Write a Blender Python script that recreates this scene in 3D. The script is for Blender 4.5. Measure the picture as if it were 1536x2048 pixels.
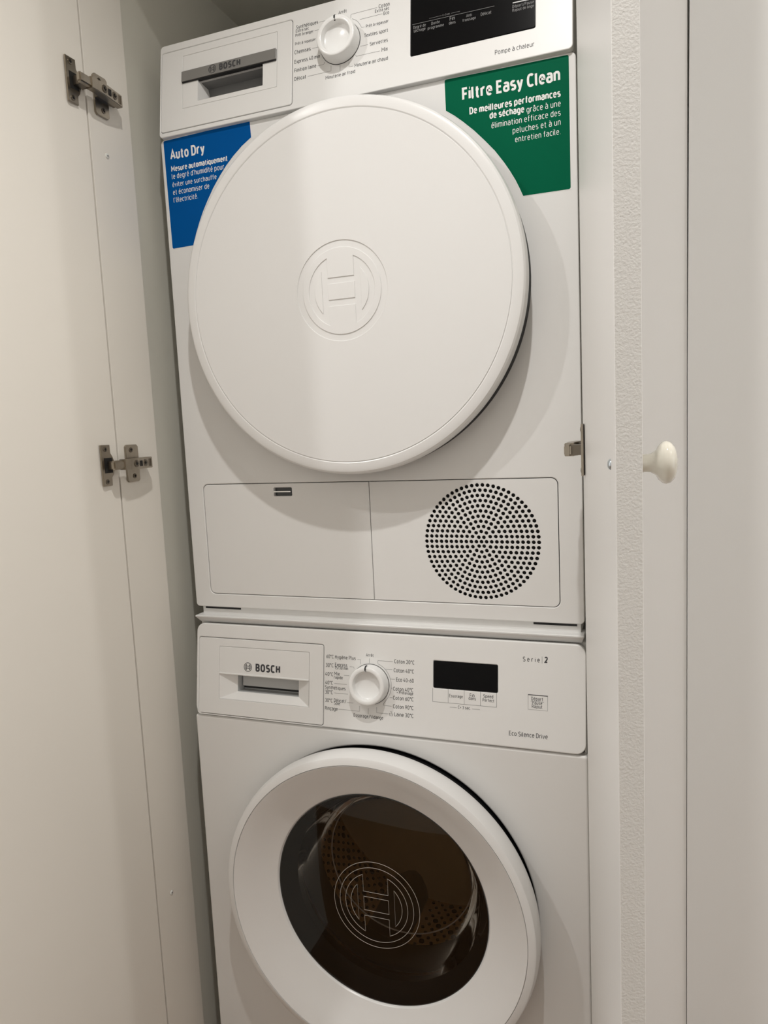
import bpy, bmesh, math, random
from mathutils import Matrix, Vector, Euler

for o in list(bpy.data.objects):
    bpy.data.objects.remove(o)
SC = bpy.context.scene
COL = SC.collection
random.seed(4)

# ------------------------------------------------------------------ camera
cam_data = bpy.data.cameras.new('camera')
cam = bpy.data.objects.new('camera', cam_data)
COL.objects.link(cam)
cam.location = (0.6864, -0.9611, 1.1476)
cam.rotation_euler = Euler((1.4553, 0.0467, 0.3536), 'XYZ')
cam_data.sensor_fit = 'VERTICAL'
cam_data.sensor_height = 36.0
cam_data.lens = 1462.49 / 2048 * 36.0
cam_data.clip_start = 0.02
SC.camera = cam

# ------------------------------------------------------------------ world, lights, exposure
world = bpy.data.worlds.new('world')
SC.world = world
world.use_nodes = True
world.node_tree.nodes['Background'].inputs[0].default_value = (1.0, 0.985, 0.96, 1)
world.node_tree.nodes['Background'].inputs[1].default_value = 0.97

def downlight(x, y, z, power, size=0.035):
    l = bpy.data.lights.new('ceiling_spot', 'AREA')
    l.shape = 'DISK'
    l.size = size
    l.energy = power
    l.color = (1.0, 0.985, 0.962)
    o = bpy.data.objects.new('ceiling_spot', l)
    o.location = (x, y, z)
    COL.objects.link(o)
    return o

CEIL = 2.32
def beam(x, y, z, power, cone):
    l = bpy.data.lights.new('ceiling_spot', 'SPOT')
    l.energy = power
    l.spot_size = math.radians(cone)
    l.spot_blend = 1.0
    l.shadow_soft_size = 0.018
    l.color = (1.0, 0.975, 0.94)
    o = bpy.data.objects.new('ceiling_spot', l)
    o.location = (x, y, z)
    COL.objects.link(o)
    return o
beam(0.58, -0.68, CEIL - 0.012, 27.0, 140)
downlight(-0.42, -0.95, CEIL - 0.012, 4.7)
downlight(1.70, -0.80, CEIL - 0.012, 5.2)

SC.view_settings.view_transform = 'Standard'
SC.view_settings.look = 'None'
SC.view_settings.gamma = 1
SC.view_settings.use_curve_mapping = False
SC.view_settings.exposure = 0.58

# ------------------------------------------------------------------ materials
def mat(name, col, rough=0.5, metal=0.0, spec=0.5, coat=0.0, bump=None, var=None, brush=None):
    m = bpy.data.materials.new(name)
    m.use_nodes = True
    nt = m.node_tree
    b = nt.nodes['Principled BSDF']
    b.inputs['Base Color'].default_value = (*col, 1)
    b.inputs['Roughness'].default_value = rough
    b.inputs['Metallic'].default_value = metal
    b.inputs['Specular IOR Level'].default_value = spec
    b.inputs['Coat Weight'].default_value = coat
    tc = nt.nodes.new('ShaderNodeTexCoord')
    if var:
        n = nt.nodes.new('ShaderNodeTexNoise')
        n.inputs['Scale'].default_value = var[0]
        n.inputs['Detail'].default_value = 4
        r = nt.nodes.new('ShaderNodeValToRGB')
        k = var[1]
        r.color_ramp.elements[0].position = 0.3
        r.color_ramp.elements[1].position = 0.7
        r.color_ramp.elements[0].color = (*[c * (1 - k) for c in col], 1)
        r.color_ramp.elements[1].color = (*[min(1, c * (1 + k)) for c in col], 1)
        nt.links.new(tc.outputs['Object'], n.inputs['Vector'])
        nt.links.new(n.outputs['Fac'], r.inputs['Fac'])
        nt.links.new(r.outputs['Color'], b.inputs['Base Color'])
    if bump:
        n = nt.nodes.new('ShaderNodeTexNoise')
        n.inputs['Scale'].default_value = bump[0]
        n.inputs['Detail'].default_value = 3
        bp = nt.nodes.new('ShaderNodeBump')
        bp.inputs['Strength'].default_value = bump[1]
        bp.inputs['Distance'].default_value = bump[2]
        if brush:
            mp = nt.nodes.new('ShaderNodeMapping')
            mp.inputs['Scale'].default_value = brush
            nt.links.new(tc.outputs['Object'], mp.inputs['Vector'])
            nt.links.new(mp.outputs['Vector'], n.inputs['Vector'])
        else:
            nt.links.new(tc.outputs['Object'], n.inputs['Vector'])
        nt.links.new(n.outputs['Fac'], bp.inputs['Height'])
        nt.links.new(bp.outputs['Normal'], b.inputs['Normal'])
    return m

M = {}
M['enamel'] = mat('white_enamel', (0.80, 0.795, 0.782), 0.33, bump=(900, 0.03, 0.0005))
M['plastic'] = mat('white_plastic', (0.80, 0.795, 0.782), 0.36, bump=(1500, 0.02, 0.0004))
M['doorface'] = mat('door_plastic', (0.80, 0.795, 0.785), 0.30)
M['rim'] = mat('rim_plastic', (0.80, 0.795, 0.785), 0.28)
M['knob'] = mat('knob_plastic', (0.84, 0.84, 0.83), 0.22)
M['grey_plastic'] = mat('grey_plastic', (0.50, 0.51, 0.51), 0.45)
M['grip_shade'] = mat('shaded_grip_plastic', (0.20, 0.20, 0.20), 0.5)  # shade inside the grip recess, painted as a darker grey
M['black'] = mat('black_rubber', (0.006, 0.006, 0.007), 0.6)
M['display'] = mat('display_black', (0.003, 0.003, 0.0035), 0.2, spec=0.12)
M['ink'] = mat('dark_grey_ink', (0.045, 0.045, 0.05), 0.6)
M['ink_line'] = mat('leader_ink', (0.16, 0.16, 0.16), 0.6)
M['ink_dim'] = mat('display_print', (0.20, 0.20, 0.20), 0.6)
M['ink_bright'] = mat('display_print_bright', (0.62, 0.62, 0.62), 0.5)
M['etch'] = mat('etched_line', (0.48, 0.44, 0.40), 0.5)
M['white_ink'] = mat('white_ink', (0.86, 0.86, 0.85), 0.5)
M['green'] = mat('green_print', (0.0, 0.112, 0.054), 0.5, spec=0.05)
M['blue'] = mat('blue_print', (0.0, 0.088, 0.330), 0.5, spec=0.05)
M['steelbar'] = mat('grey_metal_bar', (0.27, 0.265, 0.255), 0.42, 0.55, bump=(400, 0.05, 0.0003), brush=(0.05, 1, 1))
M['chrome'] = mat('chrome', (0.8, 0.8, 0.8), 0.12, 1.0)
M['nickel'] = mat('nickel', (0.37, 0.33, 0.275), 0.28, 1.0, var=(60, 0.08))
M['nickel_dark'] = mat('nickel_dark', (0.20, 0.175, 0.145), 0.35, 1.0)
M['hole'] = mat('dark_hole', (0.01, 0.009, 0.008), 0.7)
M['screw'] = mat('screw_zinc', (0.55, 0.60, 0.64), 0.3, 1.0)
M['screwcap'] = mat('screw_white', (0.72, 0.72, 0.69), 0.4)
M['laminate'] = mat('white_laminate', (0.81, 0.775, 0.71), 0.42, bump=(2200, 0.05, 0.0004))
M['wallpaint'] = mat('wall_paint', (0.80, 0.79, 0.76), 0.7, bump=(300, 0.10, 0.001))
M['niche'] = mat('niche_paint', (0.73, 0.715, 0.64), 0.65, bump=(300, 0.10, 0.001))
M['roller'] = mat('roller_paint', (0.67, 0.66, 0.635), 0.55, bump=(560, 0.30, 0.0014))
M['paintdoor'] = mat('painted_door', (0.79, 0.786, 0.77), 0.45, bump=(500, 0.06, 0.0006))
M['trimwhite'] = mat('trim_white', (0.88, 0.872, 0.855), 0.4, bump=(500, 0.06, 0.0006))
M['porcelain'] = mat('porcelain', (0.72, 0.69, 0.60), 0.10, coat=0.5)
M['rubber'] = mat('door_gasket', (0.06, 0.062, 0.065), 0.45)
M['drum'] = mat('drum_steel_reflect_tint', (0.78, 0.64, 0.47), 0.22, 1.0, bump=(40, 0.25, 0.004))  # brown in the base colour imitates warm surroundings reflected in the steel
M['lifter'] = mat('lifter_plastic', (0.30, 0.30, 0.29), 0.4)
M['smoke'] = mat('dark_ring', (0.05, 0.054, 0.057), 0.06)

def wood_floor():
    m = bpy.data.materials.new('wood_floor')
    m.use_nodes = True
    nt = m.node_tree
    b = nt.nodes['Principled BSDF']
    b.inputs['Roughness'].default_value = 0.4
    tc = nt.nodes.new('ShaderNodeTexCoord')
    mp = nt.nodes.new('ShaderNodeMapping')
    mp.inputs['Scale'].default_value = (1.2, 14, 1)
    n = nt.nodes.new('ShaderNodeTexNoise')
    n.inputs['Scale'].default_value = 3
    n.inputs['Detail'].default_value = 6
    r = nt.nodes.new('ShaderNodeValToRGB')
    r.color_ramp.elements[0].color = (0.13, 0.055, 0.018, 1)
    r.color_ramp.elements[1].color = (0.27, 0.135, 0.052, 1)
    nt.links.new(tc.outputs['Object'], mp.inputs['Vector'])
    nt.links.new(mp.outputs['Vector'], n.inputs['Vector'])
    nt.links.new(n.outputs['Fac'], r.inputs['Fac'])
    nt.links.new(r.outputs['Color'], b.inputs['Base Color'])
    return m
M['wood'] = wood_floor()

def pane_glass(name, tint, rough=0.02, ior=1.5):
    m = bpy.data.materials.new(name)
    m.use_nodes = True
    nt = m.node_tree
    nt.nodes.remove(nt.nodes['Principled BSDF'])
    out = nt.nodes['Material Output']
    t = nt.nodes.new('ShaderNodeBsdfTransparent')
    t.inputs[0].default_value = (*tint, 1)
    g = nt.nodes.new('ShaderNodeBsdfGlossy')
    g.inputs['Roughness'].default_value = rough
    f = nt.nodes.new('ShaderNodeFresnel')
    f.inputs['IOR'].default_value = ior
    mx = nt.nodes.new('ShaderNodeMixShader')
    nt.links.new(f.outputs[0], mx.inputs[0])
    nt.links.new(t.outputs[0], mx.inputs[1])
    nt.links.new(g.outputs[0], mx.inputs[2])
    nt.links.new(mx.outputs[0], out.inputs[0])
    return m
M['glass'] = pane_glass('washer_glass', (0.64, 0.61, 0.57))
M['bowl'] = pane_glass('bowl_glass_reflect_tint', (0.80, 0.66, 0.47), 0.04, 1.2)  # brown tint stands in for the warm reflections inside the drum

# ------------------------------------------------------------------ builders
def frame(origin, lean=0.0):
    """local (u right, v up along the face, n out of the face) -> world"""
    k = math.hypot(1, lean)
    X = Vector((1, 0, 0)); V = Vector((0, lean / k, 1 / k)); N = Vector((0, -1 / k, lean / k))
    m = Matrix.Identity(4)
    for i in range(3):
        m[i][0] = X[i]; m[i][1] = V[i]; m[i][2] = N[i]; m[i][3] = origin[i]
    return m

def finish(me, name, material, parent, smooth=True, angle=35):
    if smooth:
        me.shade_smooth()
        me.set_sharp_from_angle(angle=math.radians(angle))
    if material is not None:
        me.materials.clear()
        me.materials.append(M[material] if isinstance(material, str) else material)
    me.name = name
    o = bpy.data.objects.new(name, me)
    COL.objects.link(o)
    if parent is not None:
        o.parent = parent
        o.matrix_parent_inverse = parent.matrix_world.inverted() if False else Matrix.Identity(4)
    return o

def wn(o):
    m = o.modifiers.new('weighted_normals', 'WEIGHTED_NORMAL')
    m.keep_sharp = True
    m.weight = 80
    return o

def curve_mesh(cu, mtx):
    ob = bpy.data.objects.new('tmp', cu)
    COL.objects.link(ob)
    dg = bpy.context.evaluated_depsgraph_get()
    dg.update()
    me = bpy.data.meshes.new_from_object(ob.evaluated_get(dg))
    bpy.data.objects.remove(ob)
    bpy.data.curves.remove(cu)
    me.transform(mtx)
    return me

def area(l):
    return 0.5 * sum(a[0] * b[1] - b[0] * a[1] for a, b in zip(l, l[1:] + l[:1]))

def plate(name, loops, n0, n1, material, parent, mtx, bevel=0.0, res=2, angle=35):
    """flat plate: even-odd filled loops in (u, v), between n0 and n1, with rounded edges"""
    cu = bpy.data.curves.new('c', 'CURVE')
    cu.dimensions = '2D'
    cu.fill_mode = 'BOTH'
    h = (n1 - n0) / 2
    cu.extrude = max(h - bevel, 0)
    cu.bevel_depth = bevel
    cu.bevel_resolution = res
    cu.offset = -bevel
    for l in loops:
        sp = cu.splines.new('POLY')
        sp.points.add(len(l) - 1)
        for p, q in zip(sp.points, l):
            p.co = (q[0], q[1], 0, 1)
        sp.use_cyclic_u = True
    me = curve_mesh(cu, mtx @ Matrix.Translation((0, 0, (n0 + n1) / 2)))
    bm = bmesh.new(); bm.from_mesh(me)
    bmesh.ops.remove_doubles(bm, verts=bm.verts, dist=1e-6)
    bmesh.ops.recalc_face_normals(bm, faces=bm.faces)
    bm.to_mesh(me); bm.free()
    return wn(finish(me, name, material, parent, angle=angle))

def wire(name, loops, n, radius, material, parent, mtx, cyclic=True):
    cu = bpy.data.curves.new('c', 'CURVE')
    cu.dimensions = '3D'
    cu.bevel_depth = radius
    cu.bevel_resolution = 1
    for l in loops:
        sp = cu.splines.new('POLY')
        sp.points.add(len(l) - 1)
        for p, q in zip(sp.points, l):
            p.co = (q[0], q[1], n, 1)
        sp.use_cyclic_u = cyclic
    me = curve_mesh(cu, mtx)
    return finish(me, name, material, parent)

def circle(cx, cy, r, n=96):
    return [(cx + r * math.cos(2 * math.pi * i / n), cy + r * math.sin(2 * math.pi * i / n)) for i in range(n)]

def rrect(x0, y0, x1, y1, r=0.0, n=6):
    if r <= 0:
        return [(x0, y0), (x1, y0), (x1, y1), (x0, y1)]
    out = []
    for cx, cy, a0 in ((x1 - r, y0 + r, -90), (x1 - r, y1 - r, 0), (x0 + r, y1 - r, 90), (x0 + r, y0 + r, 180)):
        for i in range(n + 1):
            a = math.radians(a0 + 90 * i / n)
            out.append((cx + r * math.cos(a), cy + r * math.sin(a)))
    return out

def half_round(x0, y0, x1, y1, r, side):
    full = rrect(x0, y0, x1, y1, r)
    m = len(full) // 4
    if side == 'L':
        return [(x1, y0), (x1, y1)] + full[2 * m:]
    return full[:2 * m] + [(x0, y1), (x0, y0)]

def lathe(name, profile, cu, cv, material, parent, mtx, seg=128, angle=30, arc=None):
    bm = bmesh.new()
    rings = []
    for r, n in profile:
        if r < 1e-6:
            rings.append([bm.verts.new((cu, cv, n))])
        else:
            rings.append([bm.verts.new((cu + r * math.cos(2 * math.pi * i / seg), cv + r * math.sin(2 * math.pi * i / seg), n)) for i in range(seg)])
    for a, b in zip(rings, rings[1:]):
        for i in range(seg):
            j = (i + 1) % seg
            if len(a) == 1 and len(b) == 1:
                continue
            if len(a) == 1:
                bm.faces.new((a[0], b[j], b[i]))
            elif len(b) == 1:
                bm.faces.new((a[i], a[j], b[0]))
            else:
                bm.faces.new((a[i], a[j], b[j], b[i]))
    bmesh.ops.recalc_face_normals(bm, faces=bm.faces)
    me = bpy.data.meshes.new(name)
    bm.to_mesh(me); bm.free()
    me.transform(mtx)
    return finish(me, name, material, parent, angle=angle)

def add_box(bm, x0, x1, y0, y1, z0, z1):
    vs = [bm.verts.new(c) for c in ((x0, y0, z0), (x1, y0, z0), (x1, y1, z0), (x0, y1, z0), (x0, y0, z1), (x1, y0, z1), (x1, y1, z1), (x0, y1, z1))]
    for f in ((3, 2, 1, 0), (4, 5, 6, 7), (0, 1, 5, 4), (1, 2, 6, 5), (2, 3, 7, 6), (3, 0, 4, 7)):
        bm.faces.new([vs[i] for i in f])

def box(name, x0, x1, y0, y1, z0, z1, material, parent=None, mtx=None, bevel=0.0, seg=3):
    bm = bmesh.new()
    add_box(bm, x0, x1, y0, y1, z0, z1)
    if bevel:
        bmesh.ops.bevel(bm, geom=list(bm.edges), offset=bevel, segments=seg, affect='EDGES', profile=0.5)
    me = bpy.data.meshes.new(name)
    bm.to_mesh(me); bm.free()
    if mtx is not None:
        me.transform(mtx)
    o = finish(me, name, material, parent)
    return wn(o) if bevel else o

def polymesh(name, verts, faces, material, parent, mtx=None, bevel=0.0, angle=30, seg=2):
    bm = bmesh.new()
    vs = [bm.verts.new(v) for v in verts]
    for f in faces:
        bm.faces.new([vs[i] for i in f])
    bmesh.ops.recalc_face_normals(bm, faces=bm.faces)
    if bevel:
        bmesh.ops.bevel(bm, geom=list(bm.edges), offset=bevel, segments=seg, affect='EDGES')
    me = bpy.data.meshes.new(name)
    bm.to_mesh(me); bm.free()
    if mtx is not None:
        me.transform(mtx)
    o = finish(me, name, material, parent, angle=angle)
    return wn(o) if bevel else o

def sweep_x(name, prof, x0, x1, material, parent, bevel=0.0, x0f=None, x1f=None):
    """prof: closed (y, z) outline swept along x; x0f/x1f give per-point end positions"""
    n = len(prof)
    vs = [((x0f[i] if x0f else x0), y, z) for i, (y, z) in enumerate(prof)] + [((x1f[i] if x1f else x1), y, z) for i, (y, z) in enumerate(prof)]
    fs = [tuple(range(n)), tuple(range(n, 2 * n))] + [(i, (i + 1) % n, n + (i + 1) % n, n + i) for i in range(n)]
    return polymesh(name, vs, fs, material, parent, None, bevel)

# ------------------------------------------------------------------ lettering: a plain technical stroke alphabet
XH = 0.73
def _A(cx, cy, rx, ry, a0, a1, n=10, p=2.35):
    out = []
    for i in range(n + 1):
        a = math.radians(a0 + (a1 - a0) * i / n)
        c, s = math.cos(a), math.sin(a)
        out.append((cx + rx * math.copysign(abs(c) ** (2 / p), c), cy + ry * math.copysign(abs(s) ** (2 / p), s)))
    return out
_h = XH / 2
def _bowl(l, r):   # round lower-case bowl between x=l and x=r
    return _A((l + r) / 2, _h, (r - l) / 2, _h, 0, 360, 20)
def _dot(x, y):
    return [(x - 0.03, y), (x + 0.03, y)]
GL = {
    'a': (.46, [_A(.23, XH - .2, .2, .2, 150, 0, 6)[:] + [(.43, 0)], [(.43, .43), (.22, .43)] + _A(.22, .215, .2, .215, 90, 270, 8) + [(.30, .0), (.43, .09)]]),
    'b': (.48, [[(.03, 1), (.03, 0)], _A(.24, _h, .21, _h, 180, -180, 20)]),
    'c': (.42, [_A(.25, _h, .22, _h, 50, 310, 14)]),
    'd': (.48, [[(.45, 1), (.45, 0)], _A(.24, _h, .21, _h, 0, 360, 20)]),
    'e': (.47, [[(.04, .39), (.44, .39)] + _A(.24, _h, .2, _h, 5, 315, 16)]),
    'f': (.32, [[(.13, 0), (.13, .82)] + _A(.29, .82, .16, .18, 180, 95, 5), [(0, .68), (.29, .68)]]),
    'g': (.48, [_A(.24, _h, .21, _h, 0, 360, 20), [(.45, XH), (.45, -.08)] + _A(.25, -.08, .2, .19, 0, -140, 8)]),
    'h': (.46, [[(.03, 1), (.03, 0)], [(.03, .42)] + _A(.23, .46, .2, .27, 150, 0, 8) + [(.43, 0)]]),
    'i': (.06, [[(.03, XH), (.03, 0)], _dot(.03, .97)]),
    'j': (.10, [[(.07, XH), (.07, -.14), (-.02, -.24)], _dot(.07, .97)]),
    'l': (.14, [[(.03, 1), (.03, .1), (.07, .02), (.13, 0)]]),
    'm': (.74, [[(.03, XH), (.03, 0)], [(.03, .44)] + _A(.20, .48, .17, .25, 150, 0, 7) + [(.37, 0)], [(.37, .44)] + _A(.54, .48, .17, .25, 150, 0, 7) + [(.71, 0)]]),
    'n': (.46, [[(.03, XH), (.03, 0)], [(.03, .42)] + _A(.23, .46, .2, .27, 150, 0, 8) + [(.43, 0)]]),
    'o': (.48, [_bowl(.03, .45)]),
    'p': (.48, [[(.03, XH), (.03, -.27)], _A(.24, _h, .21, _h, 180, -180, 20)]),
    'q': (.48, [[(.45, XH), (.45, -.27)], _A(.24, _h, .21, _h, 0, 360, 20)]),
    'r': (.32, [[(.03, XH), (.03, 0)], [(.03, .42)] + _A(.24, .45, .2, .28, 160, 70, 6)]),
    's': (.42, [_A(.215, .545, .175, .185, 40, 225, 8) + [(.26, .355)] + _A(.22, .185, .185, .185, 60, -145, 9)]),
    't': (.33, [[(.13, .95), (.13, .18)] + _A(.27, .17, .14, .17, 180, 280, 5), [(0, .68), (.29, .68)]]),
    'u': (.46, [[(.03, XH), (.03, .27)] + _A(.23, .27, .2, .27, 180, 330, 8) + [(.43, .31)], [(.43, XH), (.43, 0)]]),
    'v': (.44, [[(.01, XH), (.22, 0), (.43, XH)]]),
    'x': (.42, [[(.01, XH), (.41, 0)], [(.41, XH), (.01, 0)]]),
    'y': (.44, [[(.01, XH), (.23, .03)], [(.43, XH), (.19, -.14), (.12, -.23), (.03, -.25)]]),
    'A': (.60, [[(.01, 0), (.30, 1), (.59, 0)], [(.11, .31), (.49, .31)]]),
    'B': (.54, [[(.04, 0), (.04, 1), (.30, 1)] + _A(.28, .765, .20, .235, 90, -90, 8) + [(.04, .53)], [(.04, .53), (.30, .53)] + _A(.28, .265, .23, .265, 90, -90, 8) + [(.04, 0)]]),
    'C': (.54, [_A(.30, .5, .27, .5, 48, 312, 16, 2.6)]),
    'D': (.56, [[(.04, 0), (.04, 1), (.22, 1)] + _A(.22, .5, .30, .5, 90, -90, 12, 2.6) + [(.04, 0)]]),
    'E': (.46, [[(.45, 1), (.04, 1), (.04, 0), (.45, 0)], [(.04, .52), (.40, .52)]]),
    'F': (.44, [[(.44, 1), (.04, 1), (.04, 0)], [(.04, .50), (.40, .50)]]),
    'H': (.56, [[(.04, 1), (.04, 0)], [(.52, 1), (.52, 0)], [(.04, .52), (.52, .52)]]),
    'L': (.44, [[(.04, 1), (.04, 0), (.44, 0)]]),
    'M': (.80, [[(.04, 0), (.04, 1), (.40, .36), (.76, 1), (.76, 0)]]),
    'O': (.60, [_A(.30, .5, .27, .5, 0, 360, 24, 2.6)]),
    'P': (.54, [[(.04, 0), (.04, 1), (.28, 1)] + _A(.28, .735, .23, .265, 90, -90, 8) + [(.04, .47)]]),
    'R': (.56, [[(.04, 0), (.04, 1), (.28, 1)] + _A(.28, .745, .23, .255, 90, -90, 8) + [(.04, .49)], [(.28, .49), (.54, 0)]]),
    'S': (.52, [_A(.27, .745, .22, .255, 35, 235, 10) + [(.34, .485)] + _A(.265, .255, .235, .255, 60, -145, 11)]),
    'T': (.54, [[(.0, 1), (.54, 1)], [(.27, 1), (.27, 0)]]),
    'V': (.56, [[(.01, 1), (.28, 0), (.55, 1)]]),
    '0': (.50, [_A(.25, .5, .21, .5, 0, 360, 22, 2.6)]),
    '1': (.32, [[(.01, .78), (.24, 1), (.24, 0)]]),
    '2': (.48, [_A(.24, .73, .2, .27, 165, -30, 9) + [(.04, 0), (.46, 0)]]),
    '3': (.48, [_A(.23, .755, .19, .245, 150, -90, 10) + [(.16, .51)], [(.16, .51), (.23, .51)] + _A(.23, .255, .21, .255, 90, -150, 10)]),
    '4': (.52, [[(.27, 1), (.02, .25), (.51, .25)], [(.39, .48), (.39, 0)]]),
    '5': (.48, [[(.42, 1), (.07, 1), (.05, .52)] + _A(.24, .31, .21, .31, 125, -145, 12)]),
    '6': (.50, [[(.36, 1), (.10, .52)] + _A(.25, .30, .21, .30, 150, -210, 18)]),
    '9': (.50, [[(.14, 0), (.40, .48)] + _A(.25, .70, .21, .30, -30, 330, 18)]),
    '°': (.28, [_A(.13, .86, .11, .12, 0, 360, 10)]),
    '+': (.40, [[(.02, .42), (.38, .42)], [(.20, .24), (.20, .60)]]),
    '-': (.30, [[(.02, .40), (.28, .40)]]),
    '=': (.40, [[(.02, .52), (.38, .52)], [(.02, .30), (.38, .30)]]),
    '/': (.40, [[(.0, -.1), (.38, 1.05)]]),
    '.': (.08, [_dot(.04, .04)]),
    "'": (.08, [[(.05, 1.02), (.03, .80)]]),
    ' ': (.20, []),
}
def _acc(base, kind):
    w, st = GL[base]
    c = w / 2
    top = 0.88
    s = {'g': [[(c - .14, top + .14), (c + .05, top)]], 'a': [[(c - .05, top), (c + .14, top + .14)]],
         'c': [[(c - .15, top), (c, top + .14), (c + .15, top)]], 'd': [[(c, 0), (c + .05, -.10), (c - .02, -.20), (c - .10, -.20)]]}[kind]
    return (w, st + s)
GL.update({'à': _acc('a', 'g'), 'â': _acc('a', 'c'), 'é': _acc('e', 'a'), 'è': _acc('e', 'g'), 'ê': _acc('e', 'c'), 'ç': _acc('c', 'd')})

def text(name, s, u0, u1, v, n, material, parent, mtx, weight=0.13, stretch=1.0, track=0.20):
    """lettering whose ink runs from u0 to u1 with its baseline at v, as a flat print"""
    hw = weight / 2
    pen = 0.0
    strokes = []
    x0, x1 = 1e9, -1e9
    for ch in s:
        w, st = GL[ch]
        for k in st:
            pts = [(pen + a, b) for a, b in k]
            strokes.append(pts)
            x0 = min(x0, min(p[0] for p in pts)); x1 = max(x1, max(p[0] for p in pts))
        pen += w + (track if ch != ' ' else 0.10)
    x0 -= hw; x1 += hw
    k = (u1 - u0) / (x1 - x0)
    vs, fs = [], []
    layer = 0
    for pts in strokes:
        q = [pts[0]]
        for p in pts[1:]:
            if math.hypot(p[0] - q[-1][0], p[1] - q[-1][1]) > 0.012:
                q.append(p)
        if len(q) < 2:
            continue
        closed = len(q) > 6 and math.hypot(q[0][0] - q[-1][0], q[0][1] - q[-1][1]) < 0.05
        if closed:
            q = q[:-1] if math.hypot(q[0][0] - q[-1][0], q[0][1] - q[-1][1]) < 0.03 else q
        m = len(q)
        base = len(vs)
        for i in range(m):
            if closed:
                a, b, c = q[i - 1], q[i], q[(i + 1) % m]
            else:
                a, b, c = q[max(i - 1, 0)], q[i], q[min(i + 1, m - 1)]
            d0 = Vector((b[0] - a[0], b[1] - a[1])); d1 = Vector((c[0] - b[0], c[1] - b[1]))
            if d0.length < 1e-9: d0 = d1
            if d1.length < 1e-9: d1 = d0
            d0.normalize(); d1.normalize()
            t = d0 + d1
            if t.length < 0.2:
                t = d0.copy()
            t.normalize()
            ms = hw / max(0.45, t.dot(d0))
            ex, ey = b
            vs.append((ex - t.y * ms, ey + t.x * ms, layer)); vs.append((ex + t.y * ms, ey - t.x * ms, layer))
        for i in range(m if closed else m - 1):
            j = (i + 1) % m
            fs.append((base + 2 * i, base + 2 * i + 1, base + 2 * j + 1, base + 2 * j))
        layer = (layer + 1) % 3
    me = bpy.data.meshes.new(name)
    me.from_pydata([(u0 + (x - x0) * k, v + y * k * stretch, n + z * 0.000006) for x, y, z in vs], [], fs)
    me.update()
    me.transform(mtx)
    return finish(me, name, material, parent, smooth=False)

def empty(name, loc=(0, 0, 0)):
    o = bpy.data.objects.new(name, None)
    o.empty_display_size = 0.1
    COL.objects.link(o)
    return o

def tag(o, label, cat, group=None, kind=None):
    o['label'] = label
    o['category'] = cat
    if group:
        o['group'] = group
    if kind:
        o['kind'] = kind
    return o

def struct(o, label, cat):
    return tag(o, label, cat, kind='structure')

# unit emblem loops (ring and armature)
def emblem(cx, cy, R):
    def tr(l):
        return [(cx + R * a, cy + R * b) for a, b in l]
    a0 = math.acos(0.29 / 0.73)
    right = [(0.73 * math.cos(a), 0.73 * math.sin(a)) for a in [a0 - 2 * a0 * i / 24 for i in range(25)]]
    left = [(-x, y) for x, y in reversed(right)]
    arm = [(-0.29, 0.28), (0.29, 0.28)] + right + [(0.29, -0.29), (-0.29, -0.29)] + left
    a1 = math.acos(0.43 / 0.60)
    lens = [(0.60 * math.cos(a), 0.60 * math.sin(a)) for a in [a1 - 2 * a1 * i / 16 for i in range(17)]]
    lens2 = [(-x, y) for x, y in reversed(lens)]
    mid = [(-0.29, -0.16), (0.29, -0.16), (0.29, 0.16), (-0.29, 0.16)]
    return [circle(cx, cy, R), circle(cx, cy, 0.865 * R)], [tr(arm), tr(lens), tr(lens2), tr(mid)]

# ================================================================== SETTING
W0 = frame((0, 0, 0))
BX = -0.03           # inner face of the left cupboard side
RX = 0.614           # inner face of the right cupboard side
struct(box('floor', -2.2, 3.4, -1.75, 0.75, -0.06, 0.0, 'wood'), 'brown wooden floor under the machines', 'floor')
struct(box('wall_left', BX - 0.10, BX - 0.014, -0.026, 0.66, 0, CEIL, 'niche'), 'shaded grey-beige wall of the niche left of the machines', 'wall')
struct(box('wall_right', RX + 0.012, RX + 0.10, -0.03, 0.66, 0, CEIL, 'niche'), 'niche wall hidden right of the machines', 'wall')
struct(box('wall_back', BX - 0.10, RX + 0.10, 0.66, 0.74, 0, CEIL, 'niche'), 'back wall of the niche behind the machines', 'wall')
struct(box('wall_front', -2.2, 3.4, -1.75, -1.65, 0, CEIL, 'wallpaint'), 'corridor wall opposite the cupboard', 'wall')
ceil = struct(box('ceiling', -2.2, 3.4, -1.75, 0.74, CEIL, CEIL + 0.06, 'wallpaint'), 'corridor ceiling in front of the cupboard', 'ceiling')
struct(box('trim_1', BX - 0.02, RX + 0.02, -0.118, 0.66, 1.906, 1.926, 'niche'), 'shaded board closing the top of the niche above the dryer', 'board')
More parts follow.
